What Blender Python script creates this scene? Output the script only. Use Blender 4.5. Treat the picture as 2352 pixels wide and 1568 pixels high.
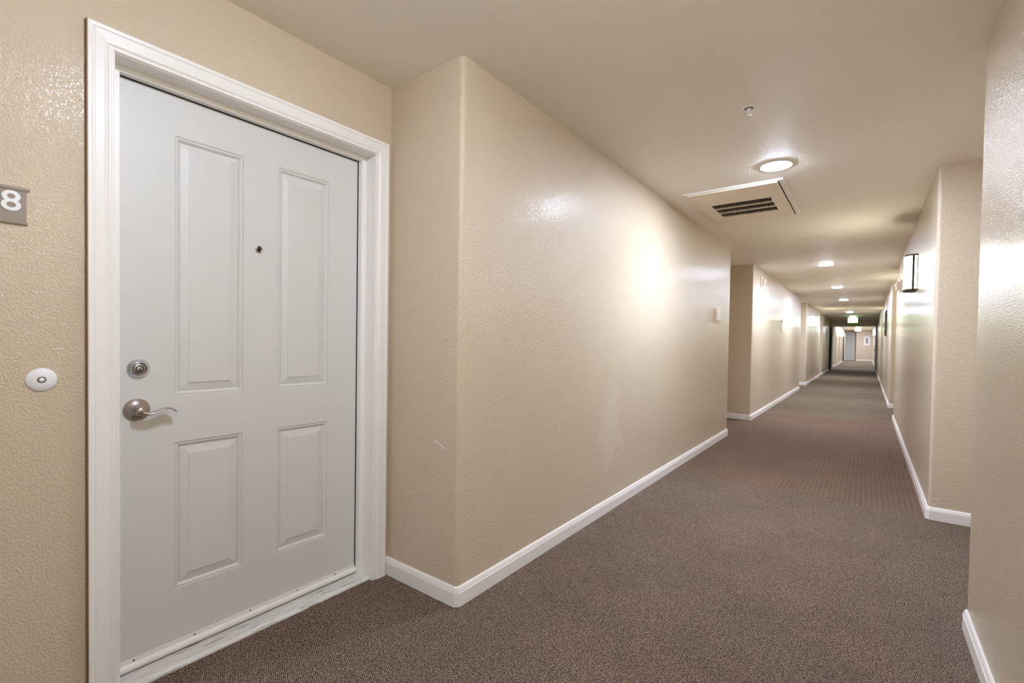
import bpy, math, random
from mathutils import Vector, Matrix
random.seed(4)
for o in list(bpy.data.objects): bpy.data.objects.remove(o)
S = bpy.context.scene
COL = S.collection

# ------------------------------------------------------------------ camera
YAW, PITCH, ROLL, FPX, CAMH = 0.6419, -0.0194, 0.0155, 1075.42, 1.1873
fw = Vector((-math.sin(YAW)*math.cos(PITCH), math.cos(YAW)*math.cos(PITCH), math.sin(PITCH)))
rt = Vector((math.cos(YAW), math.sin(YAW), 0)); up = rt.cross(fw)
rt2 = rt*math.cos(ROLL)+up*math.sin(ROLL); up2 = up*math.cos(ROLL)-rt*math.sin(ROLL)
cd = bpy.data.cameras.new('camera'); cam = bpy.data.objects.new('camera', cd); COL.objects.link(cam)
m = Matrix((rt2, up2, -fw)).transposed().to_4x4(); m.translation = (0, 0, CAMH); cam.matrix_world = m
cd.sensor_width = 36; cd.lens = 36*FPX/2352; cd.shift_x = -11.19/2352; cd.shift_y = 18.77/2352
cd.clip_start = .02; cd.clip_end = 200
cd.dof.use_dof = True; cd.dof.focus_distance = 2.5; cd.dof.aperture_fstop = 2.8
S.camera = cam

# ------------------------------------------------------------------ world, exposure
w = bpy.data.worlds.new('world'); S.world = w; w.use_nodes = True
w.node_tree.nodes['Background'].inputs[0].default_value = (.02, .018, .016, 1)
S.view_settings.view_transform = 'Standard'; S.view_settings.look = 'None'
S.view_settings.gamma = 1; S.view_settings.use_curve_mapping = False
S.view_settings.exposure = 0.82
S.cycles.max_bounces = 16; S.cycles.diffuse_bounces = 10      # pale corridor: light bounces many times
CAN_E, CAN_C = 365.0, (.885, 1.0, 1.205)        # flush LED ceiling lights
SCONCE_E, SCONCE_C = 16.5, (1.0, .955, .73)    # wall sconces
CAN_Y = [-5.2, -2.4, .58, 3.67, 8.57, 12.0, 15.38, 21.0, 30.2, 34.6, 38.6, 41.8, 44.2]  # entries behind the viewpoint and most past the header are added lights

# ------------------------------------------------------------------ measures (metres)
H = 2.4243                       # ceiling
XL, XD, XR, XRB = -1.432, -1.919, .363, .85   # corridor walls, door recess back, right recess back
XDD = -2.022                     # door leaf face
YB, YE = -6.0, 46.0

# ------------------------------------------------------------------ materials
def s2l(c):
    return tuple((v/255/12.92) if v/255 <= .04045 else ((v/255+.055)/1.055)**2.4 for v in c)
def newmat(name):
    mt = bpy.data.materials.new(name); mt.use_nodes = True
    nt = mt.node_tree; return mt, nt, nt.nodes['Principled BSDF']
def coords(nt):
    return nt.nodes.new('ShaderNodeTexCoord').outputs['Object']
def noise(nt, vec, scale, detail=2, rough=.5):
    n = nt.nodes.new('ShaderNodeTexNoise'); n.inputs['Scale'].default_value = scale
    n.inputs['Detail'].default_value = detail; n.inputs['Roughness'].default_value = rough
    nt.links.new(vec, n.inputs['Vector']); return n.outputs['Fac']
def mathn(nt, op, a, b=None, clamp=False):
    n = nt.nodes.new('ShaderNodeMath'); n.operation = op; n.use_clamp = clamp
    for i, v in enumerate((a, b)):
        if v is None: continue
        if isinstance(v, (int, float)): n.inputs[i].default_value = v
        else: nt.links.new(v, n.inputs[i])
    return n.outputs[0]
def mixc(nt, fac, a, b):
    n = nt.nodes.new('ShaderNodeMix'); n.data_type = 'RGBA'
    if isinstance(fac, (int, float)): n.inputs[0].default_value = fac
    else: nt.links.new(fac, n.inputs[0])
    for i, v in ((6, a), (7, b)):
        if isinstance(v, tuple): n.inputs[i].default_value = (*v[:3], 1)
        else: nt.links.new(v, n.inputs[i])
    return n.outputs[2]
def ramp(nt, fac, lo, hi):
    n = nt.nodes.new('ShaderNodeMapRange'); n.clamp = True
    n.inputs[1].default_value = lo; n.inputs[2].default_value = hi
    nt.links.new(fac, n.inputs[0]); return n.outputs[0]
def bump(nt, bs, h, strength, dist):
    b = nt.nodes.new('ShaderNodeBump'); b.inputs['Strength'].default_value = strength
    b.inputs['Distance'].default_value = dist
    nt.links.new(h, b.inputs['Height']); nt.links.new(b.outputs[0], bs.inputs['Normal'])
def mat(name, rgb, rough=.5, metal=0, bscale=0, bstr=.1, bdist=.001, var=.0, emis=None, estr=0, spec=.5):
    mt, nt, bs = newmat(name); c = s2l(rgb)
    bs.inputs['Base Color'].default_value = (*c, 1); bs.inputs['Roughness'].default_value = rough
    bs.inputs['Metallic'].default_value = metal; bs.inputs['Specular IOR Level'].default_value = spec
    v = None
    if var:
        v = coords(nt)
        f = noise(nt, v, 3.5, 3)
        nt.links.new(mixc(nt, f, tuple(x*(1-var) for x in c), tuple(min(1, x*(1+var)) for x in c)), bs.inputs['Base Color'])
    if bscale:
        v = v or coords(nt); bump(nt, bs, noise(nt, v, bscale, 2), bstr, bdist)
    if emis:
        bs.inputs['Emission Color'].default_value = (*emis, 1); bs.inputs['Emission Strength'].default_value = estr
    return mt
def paint(name, rgb, rough, strength, patch=None):
    """satin wall paint over orange-peel texture; optional touch-up patch at a place on the wall"""
    mt, nt, bs = newmat(name); c = s2l(rgb); v = coords(nt)
    big = noise(nt, v, 1.3, 3)
    col = mixc(nt, big, tuple(x*.965 for x in c), tuple(min(1, x*1.035) for x in c))
    if patch:
        px, py, pz, pc = patch
        d = nt.nodes.new('ShaderNodeVectorMath'); d.operation = 'DISTANCE'
        mp = nt.nodes.new('ShaderNodeMapping'); mp.inputs['Scale'].default_value = (1, .8, .55)
        nt.links.new(v, mp.inputs['Vector']); nt.links.new(mp.outputs[0], d.inputs[0])
        d.inputs[1].default_value = (px, py*.8, pz*.55)
        n1 = noise(nt, v, 7, 3, .6)
        f = mathn(nt, 'SUBTRACT', mathn(nt, 'MULTIPLY', n1, .34), d.outputs['Value'])
        col = mixc(nt, mathn(nt, 'MULTIPLY', ramp(nt, f, 0, .07), .42), col, s2l(pc))
    nt.links.new(col, bs.inputs['Base Color'])
    bs.inputs['Roughness'].default_value = rough; bs.inputs['Specular IOR Level'].default_value = .44
    a = noise(nt, v, 182, 2, .45); b = noise(nt, v, 420, 1, .5)
    blob = ramp(nt, a, .36, .64)
    hgt = mathn(nt, 'ADD', blob, mathn(nt, 'MULTIPLY', b, .22))
    bump(nt, bs, hgt, strength, .0020)
    return mt
def carpet(name, dark, light, warm, kind):
    mt, nt, bs = newmat(name); v = coords(nt)
    sp = nt.nodes.new('ShaderNodeSeparateXYZ'); nt.links.new(v, sp.inputs[0])
    vo = nt.nodes.new('ShaderNodeTexVoronoi'); vo.inputs['Scale'].default_value = 185
    vo.inputs['Randomness'].default_value = .40; vo.voronoi_dimensions = '2D'
    mp = nt.nodes.new('ShaderNodeMapping'); mp.inputs['Rotation'].default_value = (0, 0, .3)
    mp.inputs['Scale'].default_value = (1.15, .85, 1)
    nt.links.new(v, mp.inputs['Vector']); nt.links.new(mp.outputs[0], vo.inputs['Vector'])
    loop = mathn(nt, 'SUBTRACT', 1, ramp(nt, vo.outputs['Distance'], .10, .55))
    rnd = nt.nodes.new('ShaderNodeSeparateXYZ'); nt.links.new(vo.outputs['Color'], rnd.inputs[0])
    yarn = mathn(nt, 'MULTIPLY', loop, mathn(nt, 'ADD', mathn(nt, 'MULTIPLY', rnd.outputs[0], .75), .35))
    if kind == 'grid':
        def line(axis, pitch):
            s = mathn(nt, 'SINE', mathn(nt, 'MULTIPLY', sp.outputs[axis], 2*math.pi/pitch))
            return ramp(nt, s, -.9, .1)
        g = mathn(nt, 'MULTIPLY', line(0, .034), line(1, .068))
        yarn = mathn(nt, 'MULTIPLY', yarn, mathn(nt, 'ADD', mathn(nt, 'MULTIPLY', g, .45), .6))
    n1 = noise(nt, v, 1.1, 3, .55); n2 = noise(nt, v, 3.1, 2)
    col = mixc(nt, yarn, s2l(dark), mixc(nt, ramp(nt, n1, .35, .68), s2l(light), s2l(warm)))
    k = mathn(nt, 'ADD', .82, mathn(nt, 'MULTIPLY', n2, .36))
    sc = nt.nodes.new('ShaderNodeVectorMath'); sc.operation = 'SCALE'
    nt.links.new(col, sc.inputs[0]); nt.links.new(k, sc.inputs['Scale'])
    nt.links.new(sc.outputs[0], bs.inputs['Base Color'])
    bs.inputs['Roughness'].default_value = .95; bs.inputs['Specular IOR Level'].default_value = .15
    bump(nt, bs, yarn, .8, .004)
    return mt

def worn(name, rgb, dirt):
    mt, nt, bs = newmat(name); v = coords(nt)
    mp = nt.nodes.new('ShaderNodeMapping'); mp.inputs['Scale'].default_value = (140, 9, 60)
    nt.links.new(v, mp.inputs['Vector'])
    f = ramp(nt, noise(nt, mp.outputs[0], 1.0, 4, .65), .56, .72)
    nt.links.new(mixc(nt, f, s2l(rgb), s2l(dirt)), bs.inputs['Base Color']); bs.inputs['Roughness'].default_value = .42
    return mt
TAN = (203, 187, 164)
M = dict(
    wall=paint('tan satin wall paint', TAN, .18, .54),
    wall_left=paint('tan satin wall paint touched up', TAN, .18, .54, (XL+1.7655, 3.05-3.9985, .56, (220, 205, 188))),
    ceil=paint('cream ceiling paint', (244, 237, 227), .62, .42),
    trim=mat('white trim enamel', (238, 236, 234), .34, bscale=40, bstr=.06, var=.02),
    base=mat('white baseboard enamel', (236, 231, 228), .40, bscale=25, bstr=.15, var=.04),
    door=mat('white door enamel', (215, 215, 214), .42, bscale=30, bstr=.03, var=.012),
    nickel=mat('brushed nickel', (186, 178, 170), .28, 1, bscale=300, bstr=.05),
    chrome=mat('satin chrome', (206, 208, 212), .25, 1),
    black=mat('black gap', (10, 10, 10), .7),
    glassk=mat('dark lens glass', (28, 30, 32), .06),
    white=mat('white plastic', (232, 233, 236), .4),
    taupe=mat('taupe sign plastic', (142, 126, 114), .45, bscale=200, bstr=.04),
    ventm=mat('cream painted sheet metal', (240, 228, 211), .45, var=.02),
    dark=mat('dark duct interior', (22, 18, 16), .8),
    thresh=worn('worn white threshold paint', (222, 221, 219), (104, 98, 92)),
    fin=mat('grey brown grille metal', (120, 108, 96), .5),
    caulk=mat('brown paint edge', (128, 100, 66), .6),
    bronze=mat('dark bronze metal', (48, 40, 28), .45, .6),
    pink=mat('off-white alarm plastic', (226, 212, 198), .4),
    lensc=mat('clear strobe lens', (235, 232, 226), .15),
    brass=mat('dull screw metal', (120, 116, 110), .4, .9),
    can=mat('lit white lens', (245, 245, 245), .5, emis=CAN_C, estr=CAN_E),
    can_drum=mat('lit white drum lens', (245, 245, 245), .5, emis=CAN_C, estr=CAN_E*.275),
    glow=mat('lit sconce glass', (250, 245, 230), .4, emis=SCONCE_C, estr=SCONCE_E),
    exitm=mat('lit exit sign panel', (210, 250, 215), .4, emis=(.62, 1.0, .62), estr=3.2),
    green=mat('green lit sign edge', (90, 190, 80), .4, emis=(.22, .9, .14), estr=1.5),
    frame=mat('dark wood picture frame', (70, 48, 34), .4),
    paper=mat('picture mat board', (226, 222, 218), .6),
    ink=mat('grey blue picture print', (120, 122, 132), .7, var=.2),
    olive=mat('olive sign plastic', (150, 138, 92), .5),
    carpet_a=carpet('brown loop carpet', (46, 38, 33), (204, 179, 157), (212, 180, 158), 'loop'),
    carpet_b=carpet('brown grid carpet', (74, 57, 48), (212, 178, 153), (206, 168, 141), 'grid'),
    carpet_c=carpet('grey brown carpet', (80, 68, 57), (194, 174, 148), (190, 168, 138), 'loop'),
)

# ------------------------------------------------------------------ mesh helpers
class MB:
    def __init__(s): s.v = []; s.f = []; s.sm = []
    def add(s, vs, fs, smooth=False):
        n = len(s.v); s.v += [tuple(v) for v in vs]; s.f += [tuple(i+n for i in f) for f in fs]
        s.sm += [smooth]*len(fs); return s
    def box(s, a, b):
        (x0, y0, z0), (x1, y1, z1) = a, b
        x0, x1 = min(x0, x1), max(x0, x1); y0, y1 = min(y0, y1), max(y0, y1); z0, z1 = min(z0, z1), max(z0, z1)
        vs = [(x, y, z) for z in (z0, z1) for y in (y0, y1) for x in (x0, x1)]
        return s.add(vs, [(0, 2, 3, 1), (4, 5, 7, 6), (0, 1, 5, 4), (2, 6, 7, 3), (0, 4, 6, 2), (1, 3, 7, 5)])
    def prism(s, poly, z0, z1):
        """vertical prism over a plan polygon"""
        n = len(poly); ar = sum(poly[i][0]*poly[(i+1) % n][1]-poly[(i+1) % n][0]*poly[i][1] for i in range(n))
        if ar < 0: poly = poly[::-1]
        vs = [(x, y, z0) for x, y in poly]+[(x, y, z1) for x, y in poly]
        fs = [tuple(range(n-1, -1, -1)), tuple(range(n, 2*n))]
        fs += [(i, (i+1) % n, n+(i+1) % n, n+i) for i in range(n)]
        return s.add(vs, fs)
    def lathe(s, prof, o=(0, 0, 0), axis=(0, 0, 1), seg=32, smooth=True, sx=1.0):
        ax = Vector(axis).normalized(); t = Vector((0, 0, 1)) if abs(ax.z) < .9 else Vector((0, 1, 0))
        e1 = ax.cross(t).normalized(); e2 = ax.cross(e1)
        o = Vector(o); vs = []; fs = []
        for r, h in prof:
            for k in range(seg):
                a = 2*math.pi*k/seg
                vs.append(o+ax*h+e1*(r*math.cos(a)*sx)+e2*(r*math.sin(a)))
        for i in range(len(prof)-1):
            for k in range(seg):
                k2 = (k+1) % seg
                fs.append((i*seg+k, i*seg+k2, (i+1)*seg+k2, (i+1)*seg+k))
        sm0 = len(fs)
        s.add(vs, fs, smooth)
        if prof[0][0] > 1e-6: s.add(vs[:seg], [tuple(range(seg-1, -1, -1))])
        if prof[-1][0] > 1e-6: s.add(vs[-seg:], [tuple(range(seg))])
        return s
    def sweep(s, path, prof, closed=False):
        """sweep profile [(offset to the right of travel, z)] along a plan path with mitred corners"""
        n = len(path); rings = []
        for i in range(n):
            p = Vector(path[i]).to_2d()
            d0 = (p-Vector(path[i-1]).to_2d()).normalized() if i else None
            d1 = (Vector(path[i+1]).to_2d()-p).normalized() if i < n-1 else None
            if d0 is None: d0 = d1
            if d1 is None: d1 = d0
            n0 = Vector((d0.y, -d0.x)); n1 = Vector((d1.y, -d1.x))
            b = (n0+n1).normalized(); k = 1/max(.3, b.dot(n0))
            rings.append([(p.x+b.x*o*k, p.y+b.y*o*k, z) for o, z in prof])
        m_ = len(prof); vs = [v for r in rings for v in r]; fs = []
        for i in range(n-1):
            for j in range(m_):
                j2 = (j+1) % m_
                fs.append((i*m_+j, (i+1)*m_+j, (i+1)*m_+j2, i*m_+j2))
        fs += [tuple(range(m_)), tuple(range((n-1)*m_+m_-1, (n-1)*m_-1, -1))]
        return s.add(vs, fs)
    def ribbon(s, sections, smooth=True):
        """loft closed cross-sections (lists of points)"""
        m_ = len(sections[0]); vs = [v for r in sections for v in r]; fs = []
        for i in range(len(sections)-1):
            for j in range(m_):
                j2 = (j+1) % m_
                fs.append((i*m_+j, i*m_+j2, (i+1)*m_+j2, (i+1)*m_+j))
        s.add(vs, fs, smooth)
        s.add(sections[0], [tuple(range(m_-1, -1, -1))]); s.add(sections[-1], [tuple(range(m_))])
        return s
    def build(s, name, material, parent=None, origin=None, bevel=0):
        root = Vector((0, 0, 0))
        if parent is not None:
            p = parent
            while p.parent: p = p.parent
            root = p.location.copy() if p.get('_w') is None else Vector((0, 0, 0))
        if origin is None:
            if parent is None:
                xs, ys, zs = zip(*s.v)
                origin = Vector(((min(xs)+max(xs))/2, (min(ys)+max(ys))/2, min(zs)))
            else: origin = root
        origin = Vector(origin)
        me = bpy.data.meshes.new(name)
        me.from_pydata([Vector(v)-origin for v in s.v], [], s.f)
        me.polygons.foreach_set('use_smooth', s.sm); me.update()
        import bmesh
        b = bmesh.new(); b.from_mesh(me)
        bmesh.ops.remove_doubles(b, verts=b.verts, dist=1e-6)
        bmesh.ops.recalc_face_normals(b, faces=b.faces); b.to_mesh(me); b.free()
        me.materials.append(M[material] if isinstance(material, str) else material)
        o = bpy.data.objects.new(name, me); COL.objects.link(o)
        if parent is not None: o.parent = parent
        else: o.location = origin
        if bevel:
            md = o.modifiers.new('bevel', 'BEVEL'); md.width = bevel; md.segments = 2; md.limit_method = 'ANGLE'
        return o
def thing(name, loc, label, cat, group=None, kind=None):
    o = bpy.data.objects.new(name, None); COL.objects.link(o); o.location = loc; o.empty_display_size = .05
    return tag(o, label, cat, group, kind)
def tag(o, label=None, cat=None, group=None, kind=None):
    if label: o['label'] = label
    if cat: o['category'] = cat
    if group: o['group'] = group
    if kind: o['kind'] = kind
    return o
def copy_tree(o, parent=None, loc=None, label=None):
    c = o.copy(); COL.objects.link(c); c.parent = parent
    if loc is not None: c.location = loc
    if label: c['label'] = label
    for ch in list(o.children): copy_tree(ch, c)
    return c
def arc(cx, cy, r, a0, a1, n=8):
    return [(cx+r*math.cos(math.radians(a0+(a1-a0)*i/n)), cy+r*math.sin(math.radians(a0+(a1-a0)*i/n))) for i in range(n+1)]
R_ = .022   # bullnose radius

# ------------------------------------------------------------------ setting: floor and ceiling
XA, XB = -2.35, 1.05
fl = MB().box((XA, YB-.2, -.15), (XB, 48, -.012)).build('floor', 'carpet_a')
tag(fl, 'brown patterned carpet floor running the length of the corridor', 'floor', kind='structure')
def section(y0, y1, y0r, y1r, mname):
    return MB().prism([(XA, y0), (XB, y0r), (XB, y1r), (XA, y1)], -.012, 0).build('carpet_section', mname, fl)
tag(section(YB-.2, 4.44, YB-.2, 4.24, 'carpet_a'), 'fine loop carpet nearest the door')
tag(section(4.44, 9.04, 4.24, 9.30, 'carpet_b'), 'reddish brown carpet with a fine square grid')
tag(section(9.04, 48, 9.30, 48, 'carpet_c'), 'greyer carpet far down the corridor')
ce = MB().box((XA, YB-.2, H), (XB, 48, H+.12)).build('ceiling', 'ceil')
tag(ce, 'flat cream painted corridor ceiling', 'ceiling', kind='structure')

# ------------------------------------------------------------------ setting: walls
def structure(o, label, cat): return tag(o, label, cat, kind='structure')
def left_block(y0, y1, label, mname='wall'):
    poly = [(XD-.18, y0), *arc(XL-R_, y0+R_, R_, -90, 0), *arc(XL-R_, y1-R_, R_, 0, 90), (XD-.18, y1)]
    return structure(MB().prism(poly, 0, H).build('wall_left', mname), label, 'wall')
def right_block(y0, y1, label):
    poly = [(XRB+.15, y0), (XRB+.15, y1), *arc(XR+R_, y1-R_, R_, 90, 180), *arc(XR+R_, y0+R_, R_, 180, 270)]
    return structure(MB().prism(poly, 0, H).build('wall_right', 'wall'), label, 'wall')
BBP = [(0, .002), (.0135, .002), (.0135, .0635), (.0112, .0650), (.0112, .0665), (.0125, .0680), (.0105, .074), (.007, .084), (.003, .089), (0, .089)]
CH = .020
def base(name, path, label):
    # path runs with the room on its right-hand side
    return structure(MB().sweep(path, BBP).build(name, 'base'), label, 'baseboard')
def left_base(y0, y1, label):
    base('baseboard_left', [(XD, y0), (XL-CH*.6, y0), (XL, y0+CH*.6), (XL, y1-CH*.6), (XL-CH*.6, y1), (XD, y1)], label)
def right_base(y0, y1, label):
    base('baseboard_right', [(XRB, y1), (XR+CH*.6, y1), (XR, y1-CH*.6), (XR, y0+CH*.6), (XR+CH*.6, y0), (XRB, y0)], label)

YJ = 1.497
# door wall with opening
OY0, OY1, OZ = .410, 1.424, 2.088
dw = MB().box((XD, -.3, 0), (XD-.18, OY0, H)).box((XD, OY1, 0), (XD-.18, YJ+.02, H)).box((XD, OY0, OZ), (XD-.18, OY1, H))
structure(dw.build('wall_entry', 'wall'), 'tan textured wall around the white panelled door', 'wall')
left_block(YB, -.3, 'tan corridor wall on the left behind the viewpoint')
wl1 = left_block(YJ, 6.50, 'long tan left wall with rounded corner beside the white door', 'wall_left')
left_block(8.00, 14.53, 'tan left wall beyond the first dark recess')
left_block(16.09, 21.08, 'far left wall with the glowing sconce on it')
left_block(22.35, 27.62, 'far left wall just before the open fire doors')
left_block(31.6, YE+1.2, 'pale left wall beyond the fire doors')
for y0, y1, l in ((6.5, 8, 'back wall of the first dark left recess'), (14.53, 16.09, 'back wall of the second left recess'),
                  (21.08, 22.35, 'back wall of the third left recess'), (27.6, 31.6, 'back wall of the left recess beyond the fire doors')):
    structure(MB().box((XD, y0-.01, 0), (XD-.18, y1+.01, H)).build('wall_recess', 'wall'), l, 'wall')
right_block(YB, 2.709, 'near right wall at the edge of the view')
wr2 = right_block(4.28, 9.68, 'tan right wall carrying the nearest lit sconce')
right_block(11.5, 18.63, 'far right wall with a dark framed picture')
right_block(19.9, 27.62, 'far right wall just before the open fire doors')
right_block(27.62+.2, YE+1.2, 'pale right wall beyond the fire doors')
for y0, y1, l in ((2.709, 4.28, 'back wall of the near right recess'), (9.68, 11.5, 'back wall of the second right recess'), (18.63, 19.9, 'back wall of the third right recess'), (27.6, 27.84, 'wall behind the right fire door frame')):
    structure(MB().box((XRB, y0-.01, 0), (XRB+.15, y1+.01, H)).build('wall_recess', 'wall'), l, 'wall')
structure(MB().box((XA, YB-.2, 0), (XB, YB, H)).build('wall_rear', 'wall'), 'tan end wall behind the viewpoint', 'wall')
structure(MB().prism([(-.70, YE), (XR+.0, YE), (XR+.0, YE+1.3), (-.70, YE+1.3)], 0, H).build('wall_end', 'wall'), 'tan wall closing the far end with a white picture', 'wall')
structure(MB().box((XL, YE+.9, 0), (-.70, YE+1.1, H)).build('wall_end', 'wall'), 'tan wall behind the far white door', 'wall')
structure(MB().box((XD-.1, 27.62, 2.142), (XRB, 27.84, H)).build('wall_header', 'wall'), 'tan header above the open fire doors across the corridor', 'wall')
structure(MB().box((XD-.1, 27.62, 0), (XL+.02, 27.84, 2.142)).build('wall_left', 'wall'), 'narrow pier beside the left fire door', 'wall')

def scuff(par, pts, wid):
    y = pts[0][1]; mb = MB()
    top = [(x, y, z+wid*(.5+.5*math.sin(3*i+1))) for i, (x, _, z) in enumerate(pts)]; bot = [(x, y, z-wid*.5) for x, _, z in pts]
    n = len(pts); f = [v for v in bot]+top[::-1]
    vs = f+[(x, yy+.0004, z) for x, yy, z in f]; m_ = len(f)
    mb.add(vs, [tuple(range(m_)), tuple(range(2*m_-1, m_-1, -1))]+[(i, (i+1) % m_, m_+(i+1) % m_, m_+i) for i in range(m_)])
    mb.build('scuff', 'white', par)
scuff(wl1, [(-1.587, YJ-.0006, .718), (-1.565, YJ-.0006, .714), (-1.545, YJ-.0006, .706), (-1.519, YJ-.0006, .692)], .0035)
scuff(wr2, [(.388, 4.2794, .142), (.405, 4.2794, .148), (.425, 4.2794, .151)], .004)
scuff(wr2, [(.386, 4.2794, .112), (.391, 4.2794, .107), (.398, 4.2794, .101)], .006)
base('baseboard_left', [(XD, 1.4815), (XD, YJ), (XL-CH*.6, YJ), (XL, YJ+CH*.6), (XL, 6.5-CH*.6), (XL-CH*.6, 6.5), (XD, 6.5)], 'white baseboard along the long left wall and its corner')
left_base(8.0, 14.53, 'white baseboard on the left wall beyond the first recess')
left_base(16.09, 21.08, 'white baseboard under the far left sconce')
left_base(22.35, 27.62, 'white baseboard before the left fire door')
left_base(31.6, YE+.9, 'white baseboard on the left beyond the fire doors')
base('baseboard_left', [(XL, YB), (XL, -.3-CH*.6), (XL-CH*.6, -.3), (XD, -.3), (XD, .3625)], 'white baseboard on the left behind the viewpoint')
base('baseboard_right', [(XRB, 2.709), (XR+CH*.6, 2.709), (XR, 2.709-CH*.6), (XR, YB)], 'white baseboard on the near right wall')
right_base(4.28, 9.68, 'white baseboard under the nearest lit sconce')
right_base(11.5, 18.63, 'white baseboard under the dark framed picture')
right_base(19.9, 27.62, 'white baseboard before the right fire door')
base('baseboard_right', [(XR, YE), (XR, 27.84)], 'white baseboard on the right beyond the fire doors')
base('baseboard_end', [(-.70, YE+.9), (-.70, YE), (XR-.013, YE)], 'white baseboard across the far end wall')

# ------------------------------------------------------------------ door casing, jamb, stop, threshold
tr = thing('trim_1', (XD, .92, 0), 'white moulded casing and jamb around the panelled door', 'door frame', kind='structure')
JY0, JY1, JZ = .428, 1.406, 2.072
CW = .0645
# casing profile: (distance from inner edge outwards, proud of wall)
CPROF = [(0, 0), (0, .009), (.003, .0105), (.006, .0105), (.008, .0085), (.011, .0085), (.013, .0110), (.017, .0135), (.026, .0150),
         (.038, .0155), (.046, .0160), (.048, .0145), (.050, .0145), (.052, .0175), (.058, .0185), (CW-.002, .0185), (CW, .0165), (CW, 0)]
def casing(which):
    secs = []
    e = .003
    if which == 'head':
        ends = [(-1, JY0-e), (1, JY1+e)]
        for sgn, y in ends: secs.append([(XD+p, y+sgn*d, JZ+e+d) for d, p in CPROF])
    else:
        sgn, y = (-1, JY0-e) if which == 'l' else (1, JY1+e)
        secs = [[(XD+p, y+sgn*d, .002) for d, p in CPROF], [(XD+p, y+sgn*d, JZ+e+d) for d, p in CPROF]]
    return MB().ribbon(secs, False)
for wh in ('l', 'r', 'head'): casing(wh).build('casing', 'trim', tr)
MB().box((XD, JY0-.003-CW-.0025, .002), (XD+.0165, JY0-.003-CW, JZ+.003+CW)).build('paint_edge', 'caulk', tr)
# jambs
JB = XD-.165
MB().box((XD+.002, OY0, 0), (JB, JY0, JZ+.012)).build('jamb', 'trim', tr)
MB().box((XD+.002, JY1, 0), (JB, OY1, JZ+.012)).build('jamb', 'trim', tr)
MB().box((XD+.002, JY0, JZ), (JB, JY1, JZ+.012)).build('jamb', 'trim', tr)
SX0, SX1 = XD-.070, XDD+.0035
SY0, SY1, SZ = .457, 1.380, 2.053
MB().box((SX0, JY0, 0), (SX1, SY0, SZ)).build('door_stop', 'trim', tr, bevel=.0015)
MB().box((SX0, SY1, 0), (SX1, JY1, SZ)).build('door_stop', 'trim', tr, bevel=.0015)
MB().box((SX0, JY0, SZ), (SX1, JY1, JZ)).build('door_stop', 'trim', tr, bevel=.0015)
MB().box((XDD+.0004, SY1-.0030, .05), (XDD+.0034, JY1-.004, SZ-.002)).build('weatherstrip', 'black', tr)
MB().box((XDD+.0004, SY0-.004, SZ-.0035), (XDD+.0034, JY1-.004, JZ-.004)).build('weatherstrip', 'black', tr)
# threshold with ridges
tp = [(XDD-.05, 0), (XDD-.05, .016), (XDD+.004, .017)]
x = XDD+.004
for k in range(6):
    tp += [(x+.0035, .0170-.0004*k), (x+.0045, .0110-.0004*k), (x+.0080, .0110-.0004*k), (x+.0090, .0168-.0004*k), (x+.0115, .0168-.0004*k)]
    x += .0115
tp += [(x+.003, .0135), (x+.013, .006), (x+.014, 0)]
th = MB().ribbon([[(px, .4285, pz) for px, pz in tp], [(px, 1.4055, pz) for px, pz in tp]], False)
tag(th.build('threshold', 'thresh', tr), 'worn white grooved threshold')

# ------------------------------------------------------------------ the white door
d1 = thing('door_1', (XDD, .92, 0), 'white four-panel entrance door with nickel lever and deadbolt', 'door', kind='structure')
ys = [.432, .620, .853, .992, 1.226, 1.402]; zs = [.022, .252, .795, .966, 1.909, 2.066]
lf = MB()
for i in range(5):
    for j in range(5):
        if (i in (1, 3)) and (j in (1, 3)): continue
        lf.add([(XDD, ys[i], zs[j]), (XDD, ys[i+1], zs[j]), (XDD, ys[i+1], zs[j+1]), (XDD, ys[i], zs[j+1])], [(0, 1, 2, 3)])
bx = XDD-.044
lf.add([(bx, ys[0], zs[0]), (bx, ys[5], zs[0]), (bx, ys[5], zs[5]), (bx, ys[0], zs[5])], [(3, 2, 1, 0)])
for a, b in (((ys[0], zs[0]), (ys[5], zs[0])), ((ys[5], zs[0]), (ys[5], zs[5])), ((ys[5], zs[5]), (ys[0], zs[5])), ((ys[0], zs[5]), (ys[0], zs[0]))):
    lf.add([(XDD, a[0], a[1]), (XDD, b[0], b[1]), (bx, b[0], b[1]), (bx, a[0], a[1])], [(0, 1, 2, 3)])
leaf = lf.build('door_leaf', 'door', d1)
PPROF = [(0, 0), (.0008, -.0045), (.0028, -.0048), (.0045, -.0030), (.0085, -.0030), (.0120, -.0055), (.0150, -.0092), (.0165, -.0122), (.0190, -.0122),
         (.0195, -.0095), (.0230, -.0092), (.0455, -.0040), (.0460, -.0018), (.0480, -.0014)]
for i in (1, 3):
    for j in (1, 3):
        mb = MB(); rings = []
        for ins, dep in PPROF:
            rings.append([(XDD+dep, ys[i]+ins, zs[j]+ins), (XDD+dep, ys[i+1]-ins, zs[j]+ins), (XDD+dep, ys[i+1]-ins, zs[j+1]-ins), (XDD+dep, ys[i]+ins, zs[j+1]-ins)])
        vs = [v for r in rings for v in r]; fs = []
        for k in range(len(rings)-1):
            for q in range(4):
                fs.append((k*4+q, k*4+(q+1) % 4, (k+1)*4+(q+1) % 4, (k+1)*4+q))
        fs.append(tuple(len(vs)-4+q for q in range(4)))
        mb.add(vs, fs); mb.build('panel', 'door', leaf)
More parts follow.
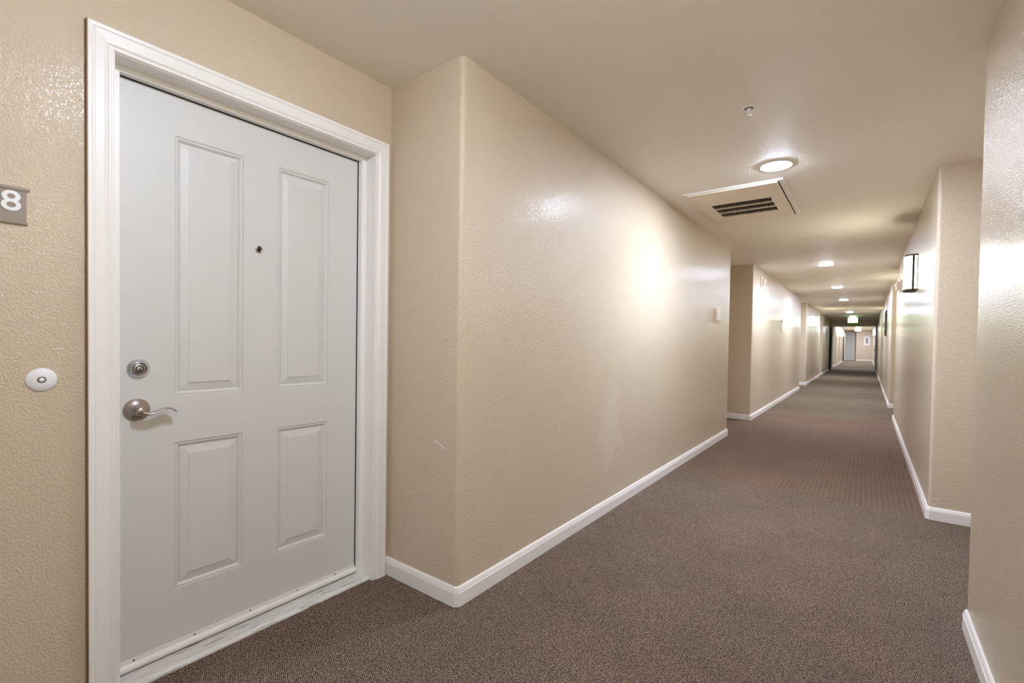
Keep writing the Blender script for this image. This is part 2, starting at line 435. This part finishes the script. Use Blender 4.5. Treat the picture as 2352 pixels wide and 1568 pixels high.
# sweep
sw = MB()
arcp = [(XDD+.0005, .062), (XDD+.003, .062), (XDD+.003, .047)]
arcp += [(XDD+.003+.012*math.cos(math.radians(a)), .034+.013*math.sin(math.radians(a))) for a in range(80, -91, -17)]
arcp += [(XDD+.0005, .021)]
sw.ribbon([[(px, .4585, pz) for px, pz in arcp], [(px, 1.379, pz) for px, pz in arcp]], False)
swo = sw.build('door_sweep', 'trim', d1)
for yy in (.50, .685, .885, 1.085, 1.27):
    MB().lathe([(.0034, 0), (.0034, .0012), (.0018, .0020), (0.0, .0020)], (XDD+.003, yy, .054), (1, 0, 0), 12).build('screw', 'brass', swo)
# deadbolt
db = (XDD, .513, 1.070)
dbo = MB().lathe([(.0325, 0), (.0325, .003), (.0315, .006), (.024, .016), (.0215, .0185), (.0205, .0185), (.0205, .0140), (.0, .0140)], db, (1, 0, 0), 48).build('deadbolt', 'chrome', d1)
MB().lathe([(.0188, .0165), (.0188, .0178), (.0120, .0186), (0, .0186)], db, (1, 0, 0), 40).build('lock_face', 'nickel', dbo)
MB().lathe([(.0118, .0184), (.0118, .0190), (.0088, .0190), (.0088, .0187), (0, .0187)], db, (1, 0, 0), 32).build('lock_ring', 'black', dbo)
MB().lathe([(.0090, .0186), (.0090, .0197), (0, .0200)], db, (1, 0, 0), 32).build('key_cylinder', 'chrome', dbo)
MB().box((XDD+.0198, .513-.0011, 1.0635), (XDD+.0204, .513+.0011, 1.0755)).box((XDD+.0198, .513-.0035, 1.066), (XDD+.0204, .513+.0030, 1.0675)).build('keyhole', 'black', dbo)
# lever
lv = (XDD, .509, .927)
lvo = MB().lathe([(.0385, 0), (.0385, .0025), (.0370, .0050), (.022, .0105), (.0165, .0145), (.0160, .0160), (0, .0160)], lv, (1, 0, 0), 56).build('lever_handle', 'nickel', d1)
MB().lathe([(.0150, .0150), (.0150, .022), (.0138, .0225), (.0138, .0265), (.0132, .027), (.0148, .040), (.0150, .048), (.0138, .0540), (.010, .0565), (0, .0572)], lv, (1, 0, 0), 40).build('spindle_hub', 'nickel', lvo)
pts = [(.500, .9275, .0100), (.510, .9235, .0095), (.520, .9185, .0075), (.531, .9150, .0048), (.543, .9155, .0034), (.556, .9205, .0027), (.569, .9262, .0023),
       (.581, .9300, .0021), (.592, .9290, .0020), (.601, .9245, .0019), (.608, .9185, .0018), (.6125, .9140, .0016)]
secs = []
for k, (y, z, t) in enumerate(pts):
    y0, z0, _ = pts[max(0, k-1)]; y1, z1, _ = pts[min(len(pts)-1, k+1)]
    d = Vector((0, y1-y0, z1-z0)).normalized(); nn = Vector((0, -d.z, d.y))
    wv = [.0100, .0125, .0145, .0155, .0162, .0168, .0172, .0172, .0168, .0158, .0138, .0090][k]
    c = Vector((XDD+.0430+.0020*min(1, k/4), y, z)); ring = []
    for a in range(14):
        an = 2*math.pi*a/14; ca, sa = math.cos(an), math.sin(an)
        ring.append(tuple(c+Vector((1, 0, 0))*wv*ca+nn*t*(abs(sa)**.6)*(1 if sa >= 0 else -1)))
    secs.append(ring)
MB().ribbon(secs).build('lever', 'nickel', lvo)
# peephole, old nail holes
pk = (XDD, .914, 1.547)
po = MB().lathe([(.0152, 0), (.0152, .0025), (.0138, .0042), (.0100, .0042), (.0092, .0014), (0, .0014)], pk, (1, 0, 0), 32).build('peephole', 'nickel', d1)
MB().lathe([(.0088, .0014), (.0080, .0026), (.0045, .0040), (0, .0044)], pk, (1, 0, 0), 24).build('lens', 'glassk', po)

# ------------------------------------------------------------------ room number sign and doorbell
sg = thing('room_number_sign', (XD, .15, 1.492), 'taupe plastic room number sign with a white 8 left of the door', 'sign')
MB().box((XD, .075, 1.496), (XD+.005, .2325, 1.592)).build('sign_plate', 'taupe', sg, bevel=.0008)
MB().box((XD, .075, 1.586), (XD+.008, .2345, 1.5945)).box((XD+.002, .2340, 1.589), (XD+.008, .2395, 1.5945)).build('rail', 'taupe', sg, bevel=.0006)
MB().box((XD, .075, 1.492), (XD+.008, .2350, 1.4985)).build('rail', 'taupe', sg, bevel=.0006)
def ellipse(cy, cz, ry, rz, n=36):
    return [(cy+ry*math.cos(2*math.pi*k/n), cz+rz*math.sin(2*math.pi*k/n)) for k in range(n)]
# numeral 8: one continuous outline with two counters, built as two overlapping rings
fc = bpy.data.curves.new('numeral_outline', 'FONT'); fc.body = '8'; fc.size = .0755; fc.extrude = .0012; fc.offset = .0009; fc.align_x = 'CENTER'
fo = bpy.data.objects.new('numeral_outline', fc); COL.objects.link(fo)
bpy.context.view_layer.update()
nm = bpy.data.meshes.new_from_object(fo.evaluated_get(bpy.context.evaluated_depsgraph_get()))
num = MB()
zs_ = [v.co.y for v in nm.vertices]; xs_ = [v.co.x for v in nm.vertices]
kz = .056/(max(zs_)-min(zs_)); kx = .0385/(max(xs_)-min(xs_))
num.add([(XD+.0062+v.co.z, .2025+(v.co.x-(max(xs_)+min(xs_))/2)*kx, 1.5265+(v.co.y-min(zs_))*kz) for v in nm.vertices], [tuple(p.vertices) for p in nm.polygons])
bpy.data.objects.remove(fo)
num.build('numeral', 'white', sg)
be = (XD, .2615, 1.0525)
dbell = thing('doorbell', be, 'round white doorbell plate with small button on the tan wall', 'doorbell')
MB().lathe([(.0335, 0), (.0335, .0025), (.032, .0045), (.010, .0058), (0, .0058)], be, (1, 0, 0), 48).build('cover_plate', 'white', dbell)
MB().lathe([(.0095, .0055), (.0095, .0072), (.0072, .0080), (.0072, .0062), (0, .0062)], be, (1, 0, 0), 32).build('bezel', 'brass', dbell)
MB().lathe([(.0062, .0060), (.0060, .0078), (.004, .0086), (0, .0088)], be, (1, 0, 0), 24).build('push_button', 'white', dbell)

# ------------------------------------------------------------------ ceiling lights
cl = thing('ceiling_light', (-.533, CAN_Y[0], H), '', 'ceiling light', 'round flush ceiling lights')
o0 = Vector(cl.location)
MB().lathe([(.104, 0), (.104, -.004), (.099, -.007), (.092, -.007), (.092, 0)], o0, (0, 0, 1), 48).build('trim_ring', 'white', cl)
MB().lathe([(.0915, -.0060), (.0908, -.0078), (.087, -.0095), (.074, -.0112), (.04, -.0128), (0, -.0135)], o0, (0, 0, 1), 48).build('lens', 'can', cl)
CLAB = ['added unseen drum ceiling light at the rear end of the corridor', 'added unseen drum ceiling light behind the viewpoint',
        'round flush ceiling light above the white panelled door recess', 'brightest round ceiling light beside the ceiling vent',
        'second lit round ceiling light down the corridor beyond the vent', 'third lit round ceiling light from the vent',
        'fourth lit round ceiling light from the vent', 'round ceiling light just before the green exit sign',
        'added unseen round ceiling light just beyond the fire door header', 'second added unseen round ceiling light beyond the fire door header',
        'round ceiling light beside the farthest exit sign', 'added round ceiling light near the far open door leaf', 'added round ceiling light by the far end wall']
cl['label'] = CLAB[0]
for y, l in list(zip(CAN_Y, CLAB))[1:]: copy_tree(cl, None, (-.533, y, H), l)
# unseen fixtures around and behind the viewpoint get invented drums to brighten the ceiling
drum = MB().lathe([(.0915, -.0065), (.0915, -.058), (.088, -.064), (.080, -.067), (.04, -.068), (0, -.068)], (0, 0, 0), (0, 0, 1), 48).build('lens', 'can_drum', None, (0, 0, 0))
for o in [o for o in bpy.data.objects if o.get('label') in CLAB[:3]]:
    for ch in o.children:
        if ch.name.startswith('lens'): ch.data = drum.data
bpy.data.objects.remove(drum)

# ------------------------------------------------------------------ ceiling vent
VX0, VX1, VY0, VY1 = -1.262, -.530, 3.96, 5.12
vt = thing('ceiling_vent', ((VX0+VX1)/2, (VY0+VY1)/2, H), 'cream ceiling access panel with slotted black return grille', 'vent')
def bar(x0, y0, x1, y1, z0, z1, name, mname='ventm', par=None, bev=.001): return MB().box((x0, y0, z0), (x1, y1, z1)).build(name, mname, par or vt, bevel=bev)
FW = .030
bar(VX0, VY0, VX1, VY0+FW, H-.014, H, 'frame_rail', 'trim'); bar(VX0, VY1-FW, VX1, VY1, H-.014, H, 'frame_rail')
bar(VX0, VY0+FW, VX0+FW, VY1-FW, H-.014, H, 'frame_rail'); bar(VX1-FW, VY0+FW, VX1, VY1-FW, H-.014, H, 'frame_rail', 'trim')
GX0, GX1, GY0, GY1 = -1.135, -.668, 4.352, 4.798
PX0, PX1, PY0, PY1 = VX0+FW+.004, VX1-FW-.008, VY0+FW-.012, VY1-FW-.004
pz0, pz1 = H-.024, H-.012
pm = MB()
for a, b in (((PX0, PY0), (PX1, GY0)), ((PX0, GY1), (PX1, PY1)), ((PX0, GY0), (GX0, GY1)), ((GX1, GY0), (PX1, GY1))):
    pm.box((a[0], a[1], pz0), (b[0], b[1], pz1))
pn = pm.build('access_panel', 'ventm', vt)
MB().box((VX0+.004, VY0+.004, H-.006), (VX1-.004, VY1-.004, H-.001)).build('duct_opening', 'dark', vt)
rows = 3; gap = .022; rh = (GY1-GY0-gap*(rows-1))/rows
for k in range(1, rows):
    yy = GY0+k*rh+(k-1)*gap
    bar(GX0-.002, yy, GX1+.002, yy+gap, pz0, pz1, 'grille_bar', 'ventm', pn, 0)
fins = MB(); nf = 25
for k in range(1, nf):
    xx = GX0+(GX1-GX0)*k/nf
    fins.box((xx-.0014, GY0, pz0+.0015), (xx+.0014, GY1, pz1))
tag(fins.build('grille_fins', 'fin', pn), 'thin cream fins across the grille slots', kind='stuff')
for sx_, sy_ in ((PX0+.05, PY0+.03), (PX1-.03, PY0+.17), (PX1-.03, PY1-.22), (PX1-.08, PY1-.03), (PX0+.05, PY1-.05)):
    MB().lathe([(.005, 0), (.005, -.0012), (0, -.002)], (sx_, sy_, pz0), (0, 0, 1), 12).build('screw', 'brass', pn)

# ------------------------------------------------------------------ sprinklers
sp = thing('fire_sprinkler', (-.526, 2.70, H), 'recessed ceiling sprinkler head above the near carpet', 'sprinkler', 'ceiling sprinkler heads')
o0 = Vector(sp.location)
MB().lathe([(.033, 0), (.033, -.003), (.030, -.006), (.024, -.006), (.021, -.002)], o0, (0, 0, 1), 40).build('escutcheon', 'trim', sp)
MB().lathe([(.021, -.001), (.0205, -.004), (.012, -.0045), (.010, -.002)], o0, (0, 0, 1), 32).build('cup', 'brass', sp)
MB().lathe([(.009, 0), (.009, -.008), (.006, -.012), (.004, -.026), (.0055, -.030), (.0035, -.034), (0, -.034)], o0, (0, 0, 1), 20).build('plunger', 'trim', sp)
for s_ in (-1, 1):
    b_ = MB(); b_.ribbon([[(o0.x+s_*.011+dx, o0.y+dy, o0.z-.004) for dx, dy in ((-.002, -.002), (.002, -.002), (.002, .002), (-.002, .002))],
              [(o0.x+s_*.004+dx, o0.y+dy, o0.z-.029) for dx, dy in ((-.0015, -.0015), (.0015, -.0015), (.0015, .0015), (-.0015, .0015))]], False)
    b_.build('frame_arm', 'trim', sp)
MB().lathe([(.0, -.034), (.012, -.034), (.013, -.0355), (0, -.036)], o0, (0, 0, 1), 20).build('deflector', 'trim', sp)
copy_tree(sp, None, (-.577, 6.43, H), 'small sprinkler head on the ceiling beyond the vent')
copy_tree(sp, None, (-.56, 17.36, H), 'tiny dark sprinkler head far down the ceiling between two lights')

# ------------------------------------------------------------------ wall sconces (local: wall at x=0, bulges to -x)
def sconce(label, loc, rz):
    t = bpy.data.objects.new('wall_sconce', None); COL.objects.link(t); t['_w'] = 1
    SW, SD, SH = .135, .100, .168
    def outline(g, n=20):
        pts = [(0, -SW-g)]
        for k in range(n+1):
            a = math.pi*k/n-math.pi/2
            pts.append((-.032-(SD-.032+g)*max(0, math.cos(a))**.75, (SW+g)*math.sin(a)))
        pts.append((0, SW+g)); return pts
    MB().prism(outline(-.004), -SH+.006, SH-.006).build('glass_shade', 'glow', t)
    MB().box((-.006, -SW-.006, -SH), (0, SW+.006, SH)).build('back_plate', 'bronze', t)
    for z0, z1 in ((SH-.014, SH), (-SH, -SH+.014)): MB().prism(outline(.002), z0, z1).build('frame_band', 'bronze', t)
    for s_ in (-1, 1):
        MB().box((-.042, s_*(SW-.004), -SH), (-.024, s_*(SW+.005), SH)).build('side_bar', 'bronze', t)
    for zz in (-.118, .118):
        b = MB(); a_, c_ = outline(-.003), outline(.0025); n = len(a_)
        vs = [(p[0], p[1], zz-.004) for p in a_]+[(p[0], p[1], zz-.004) for p in c_]+[(p[0], p[1], zz+.004) for p in a_]+[(p[0], p[1], zz+.004) for p in c_]
        fs = []
        for k in range(n-1):
            fs += [(k, k+1, n+k+1, n+k), (2*n+k, 3*n+k, 3*n+k+1, 2*n+k+1), (n+k, n+k+1, 3*n+k+1, 3*n+k), (k, 2*n+k, 2*n+k+1, k+1)]
        b.add(vs, fs).build('hoop', 'bronze', t)
    t.location = loc; t.rotation_euler = (0, 0, rz); del t['_w']
    tag(t, label, 'sconce', 'lit wall sconces'); return t
sc = sconce('large lit bowed sconce with dark bronze frame on the right wall', (XR, 5.865, 1.886), 0)
s2 = copy_tree(sc, None, (XL, 18.95, 2.0), 'lit sconce on the left wall before the fire doors'); s2.rotation_euler[2] = math.pi
s3 = copy_tree(sc, None, (XL, 39.9, 2.0), 'tiny lit sconce on the left wall beyond the fire doors'); s3.rotation_euler[2] = math.pi
s4 = copy_tree(sc, None, (XL, -2.8, 1.9), 'added unseen lit sconce on the left wall behind the viewpoint'); s4.rotation_euler[2] = math.pi  # unseen sconce added to brighten the near corridor
s5 = copy_tree(sc, None, (XL, -4.6, 1.9), 'added unseen lit sconce near the rear end wall'); s5.rotation_euler[2] = math.pi  # another one added out of view for brightness
copy_tree(sc, None, (XR, .55, 1.9), 'added unseen lit sconce on the near right wall beside the viewpoint')  # added beside the camera to lift light on ceiling and door
copy_tree(sc, None, (XRB, 10.6, 1.95), 'added unseen lit sconce inside the second right recess')  # added out of sight in the recess for more light
copy_tree(sc, None, (XRB, 19.3, 1.95), 'added unseen lit sconce inside the third right recess')  # likewise added unseen to brighten the far corridor
copy_tree(sc, None, (XR, 33.9, 1.98), 'tiny lit sconce on the right wall beyond the fire doors')

# ------------------------------------------------------------------ wall devices
def device(name, loc, side, label, cat, parts):
    """parts: (name, material, y half width, z half height, x0, x1, bevel); side -1 = on left wall (sticks to +x)"""
    t = thing(name, loc, label, cat); x_, y_, z_ = loc; d = 1 if side < 0 else -1
    for pn_, mn, wy, wz, a, b, oy, oz in parts:
        MB().box((x_+d*a, y_+oy-wy, z_+oz-wz), (x_+d*b, y_+oy+wy, z_+oz+wz)).build(pn_, mn, t, bevel=.004)
    return t
device('alarm_box', (XL, 5.90, 1.437), -1, 'small white alarm device on a pale plate on the long left wall', 'alarm',
       [('plate', 'pink', .125, .085, 0, .010, 0, .085), ('body', 'white', .075, .055, .010, .024, -.005, .080), ('button', 'ink', .012, .018, .010, .018, .095, .095)])
device('fire_strobe', (XL, 8.66, 2.15), -1, 'pale fire strobe high on the left wall beyond the first recess', 'alarm',
       [('plate', 'pink', .06, .075, 0, .020, 0, .075), ('body', 'pink', .045, .050, .020, .055, .01, .070), ('lens', 'lensc', .018, .02, .055, .075, .02, .085)])
device('fire_strobe', (XR, 8.40, 1.94), 1, 'pale fire strobe on the right wall behind the large sconce', 'alarm',
       [('plate', 'pink', .06, .085, 0, .022, 0, .085), ('body', 'pink', .050, .060, .022, .060, 0, .085), ('lens', 'lensc', .018, .022, .060, .078, 0, .10)])
device('wall_sign', (XL, 11.14, 1.455), -1, 'small pale sign with olive top on the left wall between recesses', 'sign',
       [('plate', 'pink', .11, .10, 0, .010, 0, .10), ('header_strip', 'olive', .11, .022, 0, .012, 0, .222)])
device('power_outlet', (XR, 8.70, .42), 1, 'small power outlet low on the right wall', 'outlet',
       [('plate', 'pink', .036, .058, 0, .006, 0, .058), ('socket', 'white', .018, .015, .006, .009, 0, .082), ('socket', 'white', .018, .015, .006, .009, 0, .034)])

# ------------------------------------------------------------------ pictures
def picture(loc, axis, wid, hei, fmat, label, d):
    t = thing('framed_picture', loc, label, 'picture'); x_, y_, z_ = loc
    def bx(u0, u1, v0, v1, p0, p1, nm, mn, par=t):
        if axis == 'x': MB().box((x_+d*p0, y_+u0, z_+v0), (x_+d*p1, y_+u1, z_+v1)).build(nm, mn, par)
        else: MB().box((x_+u0, y_+d*p0, z_+v0), (x_+u1, y_+d*p1, z_+v1)).build(nm, mn, par)
    W = wid/2; f = .035
    bx(-W, W, 0, f, 0, .028, 'frame_rail', fmat); bx(-W, W, hei-f, hei, 0, .028, 'frame_rail', fmat)
    bx(-W, -W+f, f, hei-f, 0, .028, 'frame_rail', fmat); bx(W-f, W, f, hei-f, 0, .028, 'frame_rail', fmat)
    bx(-W+f, W-f, f, hei-f, 0, .012, 'mat_board', 'paper')
    bx(-W*.28, W*.28, hei*.2, hei*.8, .012, .014, 'print', 'ink')
    return t
picture((XR, 14.45, 1.43), 'x', .62, .62, 'frame', 'dark framed picture on the far right wall', -1)
picture((XL, 24.7, 1.22), 'x', .75, .70, 'paper', 'pale framed picture on the far left wall', 1)
picture((-.012, YE, 1.24), 'y', .39, .70, 'white', 'white framed picture with grey print on the far end wall', -1)

# ------------------------------------------------------------------ exit signs
def exit_sign(loc, label):
    t = thing('exit_sign', loc, label, 'exit sign', 'green lit exit signs'); x_, y_, z_ = loc
    MB().box((x_-.105, y_-.03, z_-.045), (x_+.105, y_+.03, z_)).build('canopy', 'exitm', t, bevel=.004)
    p_ = MB().box((x_-.165, y_-.012, z_-.262), (x_+.165, y_+.012, z_-.075)).build('panel', 'exitm', t)
    MB().box((x_-.172, y_-.014, z_-.282), (x_+.172, y_+.014, z_-.262)).build('edge_strip', 'green', p_)
    MB().box((x_-.172, y_-.014, z_-.075), (x_+.172, y_+.014, z_-.062)).build('edge_strip', 'green', p_)
    for s_ in (-1, 1): MB().box((x_+s_*.06-.008, y_-.008, z_-.062), (x_+s_*.06+.008, y_+.008, z_-.045)).build('stem', 'white', p_)
    return t
exit_sign((-.50, 24.0, H), 'green lit exit sign hanging before the fire door header')
exit_sign((-.50, 37.9, H), 'tiny green lit exit sign beyond the fire doors')

# ------------------------------------------------------------------ fire doors
def fire_door(name, hx, hy, ang, wid, label, sgn):
    """leaf hinged at (hx,hy), pointing along ang in plan"""
    t = thing(name, (hx, hy, 0), label, 'door', kind='structure')
    ca, sa = math.cos(ang), math.sin(ang)
    def bx(u0, u1, v0, v1, z0, z1, nm, mn, par=t):
        P = lambda u, v: (hx+ca*u-sa*v, hy+sa*u+ca*v)
        return MB().prism([P(u0, v0), P(u1, v0), P(u1, v1), P(u0, v1)], z0, z1).build(nm, mn, par)
    lf_ = bx(0, wid-.006, -.022, .022, .012, 2.105, 'door_leaf', 'door')
    if sgn > 0: bx(wid-.05, wid-.004, -.060, -.022, .012, 2.0, 'edge_strip', 'bronze', lf_)  # dark strip stands in for the shaded gap behind the leaf
    b = bx(.10, wid-.10, sgn*.060, sgn*.085, .98, 1.04, 'push_bar', 'nickel')
    for u in (.12, wid-.18): bx(u, u+.06, sgn*.022, sgn*.062, .97, 1.05, 'bar_bracket', 'nickel', b)
    for z in (.25, 1.1, 1.9): bx(-.012, .004, -.03, -.018, z-.05, z+.05, 'hinge', 'bronze')
    return t
fire_door('door_2', -1.365, 27.60, math.radians(-87), .86, 'white fire door held open against the left wall', 1)
fire_door('door_3', .318, 27.60, math.radians(-90.5), .72, 'white fire door held open against the right wall', -1)
fire_door('door_4', -1.40, 42.9, math.radians(-84), .80, 'white door leaf standing open near the far end', 1)
tr2 = thing('trim_2', (-.53, 27.6, 0), 'white frame lining the fire door opening', 'door frame', kind='structure')
MB().box((XL+.02, 27.60, 0), (XL+.06, 27.86, 2.142)).build('jamb', 'trim', tr2)
MB().box((XR-.045, 27.60, 0), (XR-.003, 27.86, 2.142)).build('jamb', 'trim', tr2)
MB().box((XL+.02, 27.60, 2.11), (XR-.003, 27.86, 2.142)).build('jamb', 'trim', tr2)
d5 = thing('door_5', (-1.1, YE+.88, 0), 'white door at the far end of the corridor', 'door', kind='structure')
MB().box((-1.42, YE+.85, .01), (-.88, YE+.895, 2.2)).build('door_leaf', 'door', d5)
for x0, x1, z0, z1 in ((-1.36, -1.19, 1.0, 2.05), (-1.11, -.94, 1.0, 2.05), (-1.36, -1.19, .3, .82), (-1.11, -.94, .3, .82)):
    MB().box((x0, YE+.842, z0), (x1, YE+.85, z1)).build('panel', 'door', d5)
MB().box((-.88, YE+.83, 0), (-.81, YE+.90, 2.27)).build('casing', 'trim', d5)
MB().box((-1.42, YE+.83, 2.2), (-.81, YE+.90, 2.27)).build('casing', 'trim', d5)
MB().lathe([(.03, 0), (.03, .01), (.012, .02), (.028, .05), (0, .06)], (-.94, YE+.85, .95), (0, -1, 0), 16).build('door_knob', 'nickel', d5)
